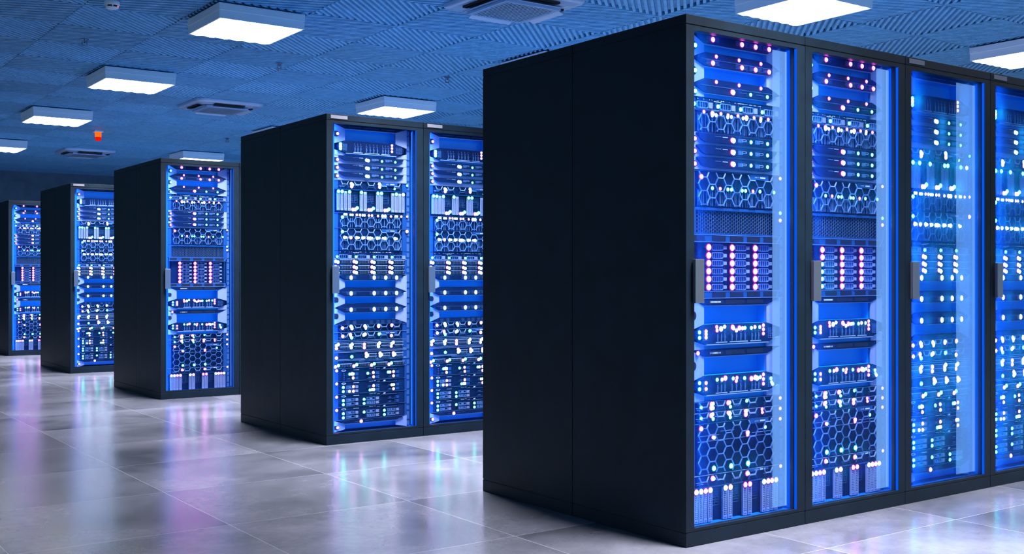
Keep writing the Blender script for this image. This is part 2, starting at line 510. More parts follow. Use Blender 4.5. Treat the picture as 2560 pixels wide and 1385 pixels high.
def cabinet(front=True):
    t = thing('server_cabinet', (0, 0, 0), '', 'server cabinet', 'black server cabinets')
    a, b = 0.0, CW
    MB().box(a, b, 0, CD, 2.0625, CHT).build('top_cap', M_SHELL, t, bev=0.0015)
    y_side = 0.0305 if front else 0.0
    m = MB(); m.box(a, b, 0, CD, 0.0, 0.056)
    m.build('plinth', M_SHELL, t, bev=0.0015)
    MB().box(a + 0.0025, b - 0.0025, 0.0025, CD - 0.0025, 0.056, 0.0605).build('shadow_gap', M_GAP, t)
    MB().box(a + 0.0025, b - 0.0025, 0.0025, CD - 0.0025, 2.0585, 2.0625).build('shadow_gap', M_GAP, t)
    MB().box(a, a + 0.018, y_side, CD, 0.0605, 2.0585).build('side_panel', M_SHELL, t, bev=0.001)
    MB().box(b - 0.018, b, y_side, CD, 0.0605, 2.0585).build('side_panel', M_SHELL, t, bev=0.001)
    MB().box(a + 0.018, b - 0.018, CD - 0.015, CD, 0.0605, 2.0585).build('back_panel', M_SHELL, t)
    if not front:
        MB().box(a + 0.018, b - 0.018, 0.0, 0.015, 0.0605, 2.0585).build('front_panel', M_SHELL, t)
        return t
    # door with its glass, gasket and handle
    m = MB()
    m.box(a, 0.045, 0, 0.03, 0.0605, 2.0585); m.box(0.656, b, 0, 0.03, 0.0605, 2.0585)
    m.box(0.045, 0.656, 0, 0.03, 2.0415, 2.0585); m.box(0.045, 0.656, 0, 0.03, 0.0605, 0.071)
    d = m.build('door', M_SHELL, t)
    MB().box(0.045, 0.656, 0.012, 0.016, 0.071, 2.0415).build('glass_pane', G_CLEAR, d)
    MB().box(0.654, 0.656, -0.0, 0.0115, 0.072, 2.041).build('jamb_glow', M_SIDEGLOW, d, label='blue glowing door edge strip')
    MB().box(0.652, 0.656, 0.0165, 0.0335, 0.071, 2.0415).build('gasket', M_GAP, d)
    m = MB(); m.box(0.031, 0.079, -0.022, -0.004, 0.9615, 1.1355)
    h = m.build('handle', M_STEEL, d, bev=0.002)
    m = MB(); m.box(0.034, 0.044, -0.004, 0.0, 0.98, 1.0); m.box(0.034, 0.044, -0.004, 0.0, 1.1, 1.12)
    h['label'] = 'steel door handle'
    # inside
    m = MB(); m.box(0.0185, 0.0665, 0.034, 0.05, 0.0605, 2.0585)
    m.box(0.0665, 0.0705, 0.034, 0.68, 0.0605, 2.0585)
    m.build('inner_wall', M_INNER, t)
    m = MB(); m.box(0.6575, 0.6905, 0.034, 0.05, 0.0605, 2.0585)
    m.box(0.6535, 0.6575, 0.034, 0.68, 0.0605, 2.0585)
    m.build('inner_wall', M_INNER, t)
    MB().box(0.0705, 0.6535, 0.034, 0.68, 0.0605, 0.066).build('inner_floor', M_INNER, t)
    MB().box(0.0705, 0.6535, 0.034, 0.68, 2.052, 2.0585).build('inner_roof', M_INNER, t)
    MB().box(0.0705, 0.6535, 0.55, 0.56, 0.066, 2.052).build('inner_back', M_DEEP, t)
    m = MB(); m.box(0.0705, 0.083, 0.066, 0.075, 0.066, 2.052)
    m.build('mounting_rail', M_MID, t)
    m = MB(); m.box(0.617, 0.6415, 0.066, 0.075, 0.066, 2.052)
    r = m.build('mounting_rail', M_MID, t)
    m = MB()
    z = 0.075
    k = 0
    while z < 2.02:
        hgt = 0.05 if k % 2 else 0.028
        m.box(0.6195, 0.639, 0.0645, 0.066, z, z + hgt)
        z += hgt + 0.012; k += 1
    m.build('unit_scale', M_GREY if False else M_FIN, r)
    MB().box(0.0705, 0.0711, 0.036, 0.056, 0.08, 2.035).build('led_strip', M_STRIP, t, label='glowing blue led strip')
    MB().box(0.6522, 0.6535, 0.0362, 0.0575, 0.075, 2.04).build('jamb_glow', M_SIDEGLOW, t, label='side jamb with painted blue glow')
    MB().box(0.6515, 0.6535, 0.0578, 0.0592, 0.08, 2.035).build('led_strip', M_STRIP2, t, label='glowing blue led strip')
    return t

# ------------------------------------------------------------------ rack equipment builders
LED_ME = {}
def led_mesh(col, r):
    m = MB(); m.dome(0, 0, 0, r, r*0.75)
    me = m.mesh('indicator_light', LEDM[col])
    me.materials.append(HALO_IN[col]); me.materials.append(HALO_OUT[col])
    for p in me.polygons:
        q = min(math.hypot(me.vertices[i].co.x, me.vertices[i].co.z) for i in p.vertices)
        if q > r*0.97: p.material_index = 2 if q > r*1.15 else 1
    return me
def led(parent, org, u, z, col, r=0.0075, d=None):
    key = (col, round(r, 4))
    if key not in LED_ME:
        LED_ME[key] = led_mesh(col, r)
    o = bpy.data.objects.new('indicator_light', LED_ME[key]); C.objects.link(o)
    o.parent = parent
    dd = FD - 0.003 if d is None else d
    o.location = (u-org[0], dd-org[1], z-org[2])
    o['label'] = LEDN[col] + ' indicator light'
    return o

UNITS = {'A': [], 'B': []}
CUR = 'A'
class Unit:
    def __init__(s, name, z0, z1, desc, cat, leds='', grp=None):
        s.org = (0.35, FD, z0); s.z0 = z0; s.z1 = z1
        s.root = thing(name, s.org, desc, cat, grp)
        s.root['desc'] = desc
        UNITS[CUR].append((s.root, s.z1))
    def add(s, name, m, mb, parent=None, label=None, bev=0):
        return mb.build(name, m, parent or s.root, s.org, bev=bev, label=label)
    def leds(s, txt, d=None, r=0.0075):
        # entries like "M.199,2.032" ; a trailing + makes the lamp big
        for e in txt.split():
            big = e.endswith('+'); e = e.rstrip('+')
            u, z = e[1:].split(',')
            rr = 0.0100 if big else r; q = rr*1.42-0.001
            led(s.root, s.org, float(u), min(max(float(z), s.z0+q), s.z1-q), e[0], rr, d)

HEXR = 0.0319; HP = 0.0957; HU0 = 0.156
def lattice(z0, lo, hi, ulo=0.122, uhi=0.579, R=HEXR, u0=HU0, wd=0.0037, ya=0.0535, yb=0.058, skip=None):
    m = MB(); seen = set(); H = R*math.sqrt(3)
    n = int((uhi-ulo)/(1.5*R))+4
    k0 = int(math.floor((ulo-u0)/(1.5*R)))-1
    for c in range(k0, k0+n+2):
        cu = u0+c*1.5*R
        zc = z0+(H/2 if c % 2 else 0)
        r0 = int(math.floor((lo-zc)/H))-1
        for r in range(r0, r0+int((hi-lo)/H)+4):
            cz = zc+r*H
            P = [(cu+R*math.cos(math.radians(60*i)), cz+R*math.sin(math.radians(60*i))) for i in range(6)]
            for i in range(6):
                p, q = P[i], P[(i+1) % 6]
                key = tuple(sorted(((round(p[0], 4), round(p[1], 4)), (round(q[0], 4), round(q[1], 4)))))
                if key in seen: continue
                seen.add(key)
                if min(p[0], q[0]) < ulo-1e-4 or max(p[0], q[0]) > uhi+1e-4: continue
                if p[1] > q[1]: p, q = q, p
                if q[1] <= lo or p[1] >= hi: continue
                dz = q[1]-p[1]
                if dz > 1e-6:
                    ta = max(0, (lo-p[1])/dz); tb = min(1, (hi-p[1])/dz)
                    p, q = (p[0]+(q[0]-p[0])*ta, p[1]+dz*ta), (p[0]+(q[0]-p[0])*tb, p[1]+dz*tb)
                if skip and skip((p[0]+q[0])/2, (p[1]+q[1])/2): continue
                m.bar(p, q, wd, ya, yb)
    return m

def chassis(U, z0, z1, ears=M_MID, face=M_DARK, u0=0.112, u1=0.586, d=FD+0.004):
    g = 0.0008
    U.add('chassis', face, MB().box(u0, u1, d, d+0.42, z0+g, z1-g))
    for a, b in ((EX0, u0), (u1, EX1)):
        U.add('rack_ear', ears, MB().box(a, b, d-0.002, d+0.006, z0+g, z1-g))

def shelf(zl_tip, zl, zh, zh_tip, slot=None, desc='pale recessed shelf tray', ledc=None, u_l=0.158, u_r=0.531):
    """pale tray: cheeks left and right run from tip to tip, recessed blue bay between them"""
    U = Unit('rack_shelf', zl_tip, zh_tip, desc, 'rack shelf')
    g = 0.0006
    for s_, name in ((0, 'cheek'), (1, 'cheek')):
        if s_ == 0: outer, inner = EX0, u_l
        else: outer, inner = EX1, u_r
        pts = [(outer, zl_tip+g), (inner, zl+g), (inner, zh-g), (outer, zh_tip-g)]
        if s_: pts = pts[::-1]
        m = MB(); m.prism(pts, FD-0.002, FD+0.012)
        U.add(name, M_PALE, m)
    dz = zh-zl; rec = min(0.05, max(0.012, dz*0.8))
    m = MB()
    b0 = FD+rec
    m.poly([(u_l, b0, zl+g), (u_r, b0, zl+g), (u_r, b0, zh-g), (u_l, b0, zh-g)])
    m.poly([(u_l, FD+0.004, zl+g), (u_r, FD+0.004, zl+g), (u_r, b0, zl+g), (u_l, b0, zl+g)])
    m.poly([(u_l, FD+0.004, zh-g), (u_r, FD+0.004, zh-g), (u_r, b0, zh-g), (u_l, b0, zh-g)])
    m.poly([(u_l, FD+0.004, zl+g), (u_l, b0, zl+g), (u_l, b0, zh-g), (u_l, FD+0.004, zh-g)])
    m.poly([(u_r, FD+0.004, zl+g), (u_r, b0, zl+g), (u_r, b0, zh-g), (u_r, FD+0.004, zh-g)])
    m.box(u_l, u_r, b0+0.001, b0+0.006, zl+g, zh-g)
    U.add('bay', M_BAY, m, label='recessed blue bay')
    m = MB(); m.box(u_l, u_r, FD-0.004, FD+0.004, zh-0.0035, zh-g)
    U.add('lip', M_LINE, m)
    if slot:
        zs, hh = slot
        pts = [(EX0, zs-hh), (EX0+0.014, zs-hh)]
        for i in range(9):
            a = math.radians(-90+180*i/8); pts.append((EX0+0.016+hh*0.75*math.cos(a), zs+hh*math.sin(a)))
        pts += [(EX0+0.014, zs+hh), (EX0, zs+hh)]
        U.add('ear_slot', M_DEEP, MB().prism(pts, FD-0.0035, FD+0.002))
        if ledc: led(U.root, U.org, EX0+0.021, zs, ledc, 0.0085, FD-0.004)
    return U

def lens(z0, z1, desc, leds, slits=(), half=None, tip=0.006, marks=True, u_l=0.158, u_r=0.531):
    U = Unit('rack_server', z0, z1, desc, 'rack server')
    zm = (z0+z1)/2
    if half == 'top':                                # upper edge straight, cut by whatever sits above
        o_ = [(u_l, z0), (u_r, z0), (0.588, z1), (0.110, z1)]
    elif half == 'bottom':
        o_ = [(0.110, z0), (0.588, z0), (u_r, z1), (u_l, z1)]
    else:
        o_ = [(u_l, z0), (u_r, z0), (0.590, zm-tip), (0.590, zm+tip), (u_r, z1), (u_l, z1), (0.108, zm+tip), (0.108, zm-tip)]
    U.add('chassis', M_DARK, MB().prism(o_, FD-0.010, FD+0.40))
    m = MB()
    for a, b, z in slits: m.box(a, b, FD-0.0115, FD-0.010, z-0.0008, z+0.0008)
    if slits: U.add('vent_slit', M_FIN, m)
    if marks and half is None:
        m = MB()
        m.box(0.130, 0.565, FD-0.0113, FD-0.010, zm-0.0007, zm+0.0007)
        U.add('seam_line', M_FIN, m)
    U.leds(leds, d=FD-0.010)
    return U

def slits_at(us, z, n=3, w_=0.03, sp=0.007):
    out = []
    for u in us:
        for k in range(n):
            out.append((u-w_-0.012, u-0.012, z+(k-1)*sp)); out.append((u+0.012, u+0.012+w_, z+(k-1)*sp))
    return out

def port_lens(z0, z1, desc, leds, right_leds=True):
    U = Unit('port_server', z0, z1, desc, 'port server')
    zm = (z0+z1)/2; h = z1-z0
    o_ = [(0.158, z0), (0.531, z0), (0.578, zm-0.018), (0.588, zm-0.010), (0.588, zm+0.012), (0.578, zm+0.018), (0.531, z1), (0.158, z1), (0.112, zm+0.018), (0.104, zm+0.010), (0.104, zm-0.012), (0.112, zm-0.018)]
    U.add('chassis', M_DARK, MB().prism(o_, FD-0.012, FD+0.40))
    y0, y1 = FD-0.014, FD-0.012
    for (a, b, n) in ((0.216, 0.279, 3), (0.297, 0.402, 4), (0.420, 0.482, 3)):
        m = MB(); st = (b-a)/n
        for i in range(n):
            c = a+st*(i+0.5)
            m.box(c-0.0045, c+0.0015, y0, y1, zm-0.028, zm+0.002)
            m.box(c-0.006, c-0.0035, y0, y1, zm+0.006, zm+0.014); m.box(c+0.001, c+0.004, y0, y1, zm+0.006, zm+0.012)
            m.box(c+0.004, c+0.006, y0, y1, zm-0.014, zm-0.008)
            m.box(c-0.005, c-0.002, y0, y1, zm+0.018, zm+0.026)
        pb = U.add('port_block', M_FIN, m)
        m = MB(); m.box(a-0.002, b+0.002, y0, y1, zm-0.0345, zm-0.0305)
        U.add('port_label', M_LINE, m, pb)
    for a, b in ((0.138, 0.168), (0.527, 0.574)):
        m = MB()
        for zz in (zm+0.009, zm-0.014):
            m.box(a, b, y0, y1, zz-0.0095, zz-0.008); m.box(a, b, y0, y1, zz+0.008, zz+0.0095)
            for i in range(4):
                x = a+(b-a)*(i+0.3)/4; m.box(x, x+0.0022, y0, y1, zz-0.008, zz+0.008)
            m.box(a, b, y0, y1, zz-0.001, zz+0.0008)
        U.add('network_port', M_FIN, m)
    m = MB(); m.box(0.16, 0.53, FD-0.0145, FD-0.008, z0-0.0015, z0+0.0015)
    U.add('lower_lip', M_LINE, m)
    U.leds(leds, d=FD-0.012)
    return U

def wedge(z0, zd, z1, ledtxt, desc, ear_led):
    """pale 1U: dark wedge on the upper part, pale lip below, D-shaped slot in the left ear"""
    U = Unit('slim_server', z0, z1, desc, 'slim server')
    g = 0.0006
    m = MB()
    m.prism([(EX0, z0+g), (EX1, z0+g), (EX1, z1-g), (EX0, z1-g)], FD, FD+0.35)
    U.add('chassis', M_PALE, m)
    pts = [(0.158, zd), (0.535, zd), (0.556, zd+0.006), (0.584, z1-0.012), (0.586, z1-0.003), (0.112, z1-0.003), (0.113, z1-0.010), (0.124, z1-0.019), (0.140, zd+0.006)]
    U.add('bezel', M_DARK, MB().prism(pts, FD-0.012, FD-0.0002))
    zm = (zd+z1)/2; y0, y1 = FD-0.0135, FD-0.012
    m = MB()
    for a in (0.335, 0.438): 
        for i in range(4): m.box(a+0.012+i*0.007, a+0.017+i*0.007, y0, y1, zm-0.010, zm+0.006)
    U.add('vent_slit', M_FIN, m)
    m = MB()
    for a in (0.372, 0.474):
        m.box(a, a+0.024, y0, y1, zm+0.003, zm+0.0045); m.box(a, a+0.0015, y0, y1, zm-0.007, zm+0.003)
        m.box(a+0.004, a+0.02, y0, y1, zm-0.004, zm-0.0025); m.box(a+0.022, a+0.024, y0, y1, zm-0.004, zm+0.003)
    m.box(0.254, 0.284, y0, y1, zm+0.004, zm+0.007)
    for i in range(4): m.box(0.214+0.009*i, 0.217+0.009*i, y0, y1, zm+0.005, zm+0.007)
    U.add('marking', M_LINE, m)
    hh = min(0.0155, (z1-z0)*0.36); zs = z0+(z1-z0)*0.42
    p2 = [(EX0, zs-hh), (EX0+0.012, zs-hh)]
    for i in range(9):
        a = math.radians(-90+180*i/8); p2.append((EX0+0.014+hh*0.85*math.cos(a), zs+hh*math.sin(a)))
    p2 += [(EX0, zs+hh)]
    U.add('ear_slot', M_DEEP, MB().prism(p2, FD-0.002, FD+0.002))
    led(U.root, U.org, EX0+0.021, zs, ear_led, 0.0085, FD-0.002)
    U.leds(ledtxt, d=FD-0.012)
    return U

def hexserver(z0, z1, zc, desc, leds, lo=None, hi=None, fins=None, plate=None, side='', extra=None, half=False):
    U = Unit('hexagon_grille_server', z0, z1, desc, 'server')
    chassis(U, z0, z1, face=M_DARK, d=FD+0.006)
    lo = lo if lo is not None else z0+0.008; hi = hi if hi is not None else z1-0.006
    sk = (lambda u, z: plate[0]+0.004 < u < plate[1]-0.01 and z > plate[2]) if plate else None
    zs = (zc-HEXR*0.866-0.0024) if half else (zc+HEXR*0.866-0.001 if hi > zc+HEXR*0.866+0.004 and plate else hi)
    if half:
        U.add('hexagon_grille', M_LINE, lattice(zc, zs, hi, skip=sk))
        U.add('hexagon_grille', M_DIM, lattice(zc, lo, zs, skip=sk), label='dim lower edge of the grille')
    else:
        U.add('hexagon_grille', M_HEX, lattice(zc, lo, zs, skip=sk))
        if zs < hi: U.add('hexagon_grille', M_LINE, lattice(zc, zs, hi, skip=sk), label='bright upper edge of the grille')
    if fins:
        m = MB(); rnd = random.Random(int(z0*1000)); u = 0.126
        while u < 0.575:
            wd = rnd.choice((0.0016, 0.0016, 0.004, 0.006))
            m.box(u, u+wd, FD+0.001, FD+0.006, fins[0], fins[1]); u += wd+rnd.choice((0.005, 0.009, 0.014, 0.017))
        U.add('heatsink_fin', M_FIN, m)
    if extra:
        m = MB()
        for a, b, z in extra: m.box(a, b, FD+0.003, FD+0.006, z-0.0009, z+0.0009)
        U.add('vent_slit', M_LINE, m)
    if plate:
        m = MB(); m.box(plate[0], plate[1], FD-0.001, FD+0.006, plate[2], z1-0.004)
        np_ = U.add('name_plate', M_MID, m)
        m = MB(); zz = (plate[2]+z1-0.004)/2; rnd = random.Random(3)
        x = plate[0]+0.03
        for i in range(3): m.box(x, x+0.0025, FD-0.002, FD-0.001, zz-0.002, zz+0.002); x += 0.009
        x = plate[0]+0.062
        for i in range(7): m.box(x, x+0.0035, FD-0.002, FD-0.001, zz-0.003, zz+0.003); x += 0.0047
        U.add('marking', M_MARK, m, np_)
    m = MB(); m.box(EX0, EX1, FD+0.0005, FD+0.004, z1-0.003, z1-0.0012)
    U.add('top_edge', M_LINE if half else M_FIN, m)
    if leds: U.leds(leds, d=FD-0.002, r=0.0072)
    if side: U.leds(side, d=FD+0.0, r=0.007)
    return U

def module_server(z0, z1, leds, desc, zc):
    U = Unit('drive_module_server', z0, z1, desc, 'server')
    chassis(U, z0, z1)
    for a in (0.117, 0.250, 0.384, 0.517):
        m = MB(); h = 0.0125; e = 0.062
        fr = [(a, zc-h+0.005), (a+0.006, zc-h), (a+e-0.004, zc-h), (a+e, zc-h+0.005), (a+e, zc+h-0.005), (a+e-0.004, zc+h), (a+0.006, zc+h), (a, zc+h-0.005)]
        for p, q in zip(fr, fr[1:]+fr[:1]): m.bar(p, q, 0.0028, FD-0.005, FD+0.004)
        for i in range(1, 4):
            x = a+0.004+(e-0.008)*i/4; m.box(x-0.001, x+0.001, FD-0.004, FD+0.004, zc-h, zc+h)
        dm = U.add('drive_module', M_HEX, m)
        m = MB(); m.box(a+e+0.003, a+e+0.025, FD-0.006, FD+0.004, zc-h+0.001, zc+h-0.001)
        U.add('drive_handle', M_GREY, m, dm)
        m = MB(); rnd = random.Random(int(a*1000))
        for i in range(4):
            x = a+0.004+(e-0.008)*i/4+0.005
            for k in range(3):
                if rnd.random() < 0.6: m.box(x, x+0.005, FD+0.001, FD+0.004, zc-0.008+k*0.006, zc-0.0055+k*0.006)
        U.add('marking', M_FIN, m, dm)
    m = MB()
    for u in (0.243, 0.377, 0.510): m.box(u-0.014, u-0.0125, FD, FD+0.004, z0+0.002, z1-0.012)
    U.add('divider', M_FIN, m)
    m = MB(); zz = z1-0.006; rnd = random.Random(5)
    x = 0.125
    while x < 0.5:
        wd = rnd.choice((0.002, 0.002, 0.004, 0.008)); m.box(x, x+wd, FD+0.002, FD+0.004, zz-0.0015, zz+0.001); x += wd+rnd.choice((0.004, 0.012, 0.03))
    m.box(0.22, 0.262, FD+0.002, FD+0.004, zz-0.006, zz-0.004)
    U.add('marking', M_MARK, m)
    m = MB(); m.box(EX0, EX1, FD+0.0005, FD+0.004, z0+0.0008, z0+0.003)
    U.add('lower_edge', M_LINE, m)
    U.leds(leds, d=FD, r=0.0082)
    return U

def storage(z0, z1, rows, cols, leds, desc, lineu, vents=False):
    U = Unit('storage_server', z0, z1, desc, 'storage server')
    chassis(U, z0, z1)
    for (zc, h) in rows:
        for (a, b) in cols:
            m = MB(); m.box(a, b, FD-0.004, FD+0.004, zc-h, zc+h)
            md = U.add('drive_tray', M_DEEP, m)
            m = MB()
            m.box(a-0.004, b+0.002, FD-0.005, FD+0.004, zc+h, zc+h+0.003)
            U.add('tray_edge', M_LINE, m, md)
            m = MB(); n = 5
            for i in range(1, n):
                x = a+(b-a)*0.75*i/n; m.box(x, x+0.001, FD-0.0048, FD-0.004, zc-h+0.002, zc+h-0.002)
            x = a+(b-a)*0.86; m.box(x, x+0.006, FD-0.0048, FD-0.004, zc-h*0.5, zc+h*0.6)
            U.add('marking', M_FIN, m, md)
    m = MB()
    for z in lineu: m.box(EX0, EX1, FD+0.0002, FD+0.004, z-0.0009, z+0.0009)
    U.add('trim_line', M_LINE, m)
    if vents:
        m = MB(); x = 0.262
        while x < 0.44: m.box(x, x+0.0022, FD+0.001, FD+0.004, z1-0.014, z1-0.003); x += 0.0052
        U.add('vent_slit', M_FIN, m)
    U.leds(leds, d=FD-0.002, r=0.0088)
    return U

def blades(z0, z1, zb0, zb1, xs, leds, desc, name='blade_server'):
    U = Unit(name, z0, z1, desc, 'blade server')
    chassis(U, z0, z1, u0=0.096, u1=0.604, d=FD+0.02)
    for (a, b, dz) in xs:
        y = FD-0.004; zA, zB = zb0+dz, zb1+dz
        w_ = b-a
        cols = [0, 0.20*w_, 0.44*w_, 0.58*w_, 0.82*w_, w_]
        n = 13; h = zB-zA; top = 0.014; bot = 0.016; cell = (h-top-bot)/n
        rows = [0, bot]
        for i in range(n): rows += [bot+cell*(i+0.68), bot+cell*(i+1)]
        rows[-1] = h
        m = MB()
        for r in range(len(rows)-1):
            for c in range(5):
                if c in (1, 3) and r % 2 == 1 and r < 2*n: continue
                m.box(a+cols[c], a+cols[c+1], y, y+0.003, zA+rows[r], zA+rows[r+1])
        m2 = m
        bl = U.add('blade_front', M_PALE, m2)
        U.add('blade_core', M_DEEP, MB().box(a+0.001, b-0.001, y+0.006, y+0.010, zA+0.001, zB-0.001), bl)
        m = MB()
        for sgn in (a, b-0.0012): m.box(sgn, sgn+0.0012, y+0.003, y+0.010, zA, zB)
        U.add('blade_side', M_PALE, m, bl)
        m = MB(); m.box(a+w_*0.25, b-w_*0.25, y-0.0008, y, zA+0.006, zA+0.009)
        U.add('marking', M_FIN, m, bl)
    # circuit-like lattice between the blade groups
    gaps = []
    prev = None
    for (a, b, dz) in xs:
        if prev and a-prev > 0.03: gaps.append((prev+0.006, a-0.006))
        prev = b
    for a, b in gaps:
        m = MB(); rnd = random.Random(int(a*997))
        zz = z1-0.02
        for k in range(7):
            z = z1-0.018-k*0.011; m.box(a, b, FD+0.018, FD+0.02, z-0.0006, z+0.0006)
        for k in range(8):
            x = a+(b-a)*k/7; m.box(x-0.0005, x+0.0005, FD+0.018, FD+0.02, z1-0.018-0.011*rnd.choice((3, 5, 6)), z1-0.018)
        U.add('circuit_mesh', M_FIN, m)
    m = MB(); m.box(EX0, EX1, FD+0.0, FD+0.008, z1-0.005, z1-0.0008)
    U.add('top_edge', M_MID, m)
    U.leds(leds, d=FD-0.004, r=0.0105)
    return U

def mesh_panel(z0, z1):
    U = Unit('ventilation_panel', z0, z1, 'dark blue fine honeycomb mesh panel', 'ventilation panel')
    g = 0.0008
    U.add('backing', M_DEEP, MB().box(0.1, 0.6, FD+0.02, FD+0.03, z0+g, z1-g))
    m = MB(); m.box(EX0, EX1, FD, FD+0.012, z1-0.012, z1-g); m.box(EX0, EX1, FD, FD+0.012, z0+g, z0+0.006)
    m.box(EX0, 0.112, FD, FD+0.012, z0+0.006, z1-0.012); m.box(0.584, EX1, FD, FD+0.012, z0+0.006, z1-0.012)
    U.add('panel_frame', M_MID, m)
    U.add('honeycomb_mesh', M_FIN, lattice(z0+0.05, z0+0.006, z1-0.012, 0.110, 0.586, 0.0085, 0.115, 0.0012, FD+0.0065, FD+0.0085))
    U.leds('C.619,1.343 P.619,1.308', d=FD, r=0.0075)
    return U

def disk_array(z0, zv0, zv1, z1):
    U = Unit('disk_array', z0, z1, 'large disk array with three columns of magenta lights', 'disk array')
    g = 0.0008
    U.add('chassis', M_DARK, MB().box(0.112, 0.588, FD+0.012, FD+0.40, z0+g, z1-g))
    for (a, b, fl) in ((zv1, z1-g, 1), (z0+g, zv0, -1)):
        m = MB()
        m.prism([(EX0+0.004, a if fl > 0 else a), (0.600, a), (0.612, b), (EX0+0.004, b)] if fl > 0 else [(EX0+0.004, a), (0.612, a), (0.600, b), (EX0+0.004, b)], FD-0.008, FD+0.012)
        pf = U.add('bezel', M_MID, m)
        m = MB(); zc = (a+b)/2; h = (b-a)*0.33
        for x in (0.095, 0.198, 0.303, 0.405, 0.505):
            m.box(x, x+0.078 if x > 0.1 else x+0.06, FD-0.0095, FD-0.008, zc-h, zc+h)
        U.add('vent', M_DEEP, m, pf)
        m = MB(); m.box(EX0+0.004, 0.604, FD-0.0095, FD-0.008, a-0.0005, a+0.0015); m.box(EX0+0.004, 0.604, FD-0.0095, FD-0.008, b-0.002, b)
        m.bar((0.588, a), (0.612, b) if fl > 0 else (0.600, b), 0.002, FD-0.0095, FD-0.008)
        U.add('trim_line', M_HEX, m, pf)
    for x, wd in ((0.588, 0.005), (0.606, 0.004), (0.088, 0.004)):
        U.add('side_rail', M_MID, MB().box(x, x+wd, FD-0.006, FD+0.012, zv0, zv1))
    for k, z in enumerate((1.186, 1.153, 1.1215, 1.0885, 1.0565, 1.0235)):
        for j, u in enumerate((0.187, 0.324, 0.4635)):
            a, h = u+0.024, 0.0115; e = 0.062
            fr = [(a, z-h+0.004), (a+0.004, z-h), (a+e-0.004, z-h), (a+e, z-h+0.004), (a+e, z+h-0.004), (a+e-0.004, z+h), (a+0.004, z+h), (a, z+h-0.004)]
            m = MB()
            for p, q in zip(fr, fr[1:]+fr[:1]): m.bar(p, q, 0.002, FD+0.002, FD+0.012)
            for i in range(1, 5): x = a+e*i/5; m.box(x-0.0007, x+0.0007, FD+0.003, FD+0.012, z-h, z+h)
            dm = U.add('drive_module', M_HEX, m)
            m = MB(); m.box(a+e+0.003, a+e+0.021, FD+0.002, FD+0.012, z-0.007, z+0.007)
            U.add('drive_handle', M_GREY, m, dm)
            led(U.root, U.org, u, z, 'M', 0.0125, FD+0.002)
    return U

def tray_1u(z0, z1, desc, leds=''):
    """thin dark trapezoid switch with three vent windows"""
    U = Unit('network_switch', z0, z1, desc, 'network switch')
    U.add('chassis', M_DARK, MB().prism([(0.158, z0), (0.531, z0), (0.586, z1-0.001), (0.112, z1-0.001)], FD-0.006, FD+0.36))
    zm = (z0+z1)/2; h = (z1-z0)*0.33
    m = MB()
    for a, b in ((0.182, 0.262), (0.278, 0.392), (0.404, 0.505)): m.box(a, b, FD-0.0072, FD-0.006, zm-h, zm+h)
    U.add('vent', M_DEEP, m)
    m = MB(); rnd = random.Random(int(z0*999))
    for i in range(8): x = 0.19+i*0.008; m.box(x, x+rnd.choice((0.002, 0.005)), FD-0.0082, FD-0.0072, zm-h*0.4, zm+h*0.3)
    U.add('marking', M_MARK, m)
    if leds: U.leds(leds, d=FD-0.006, r=0.0085)
    return U

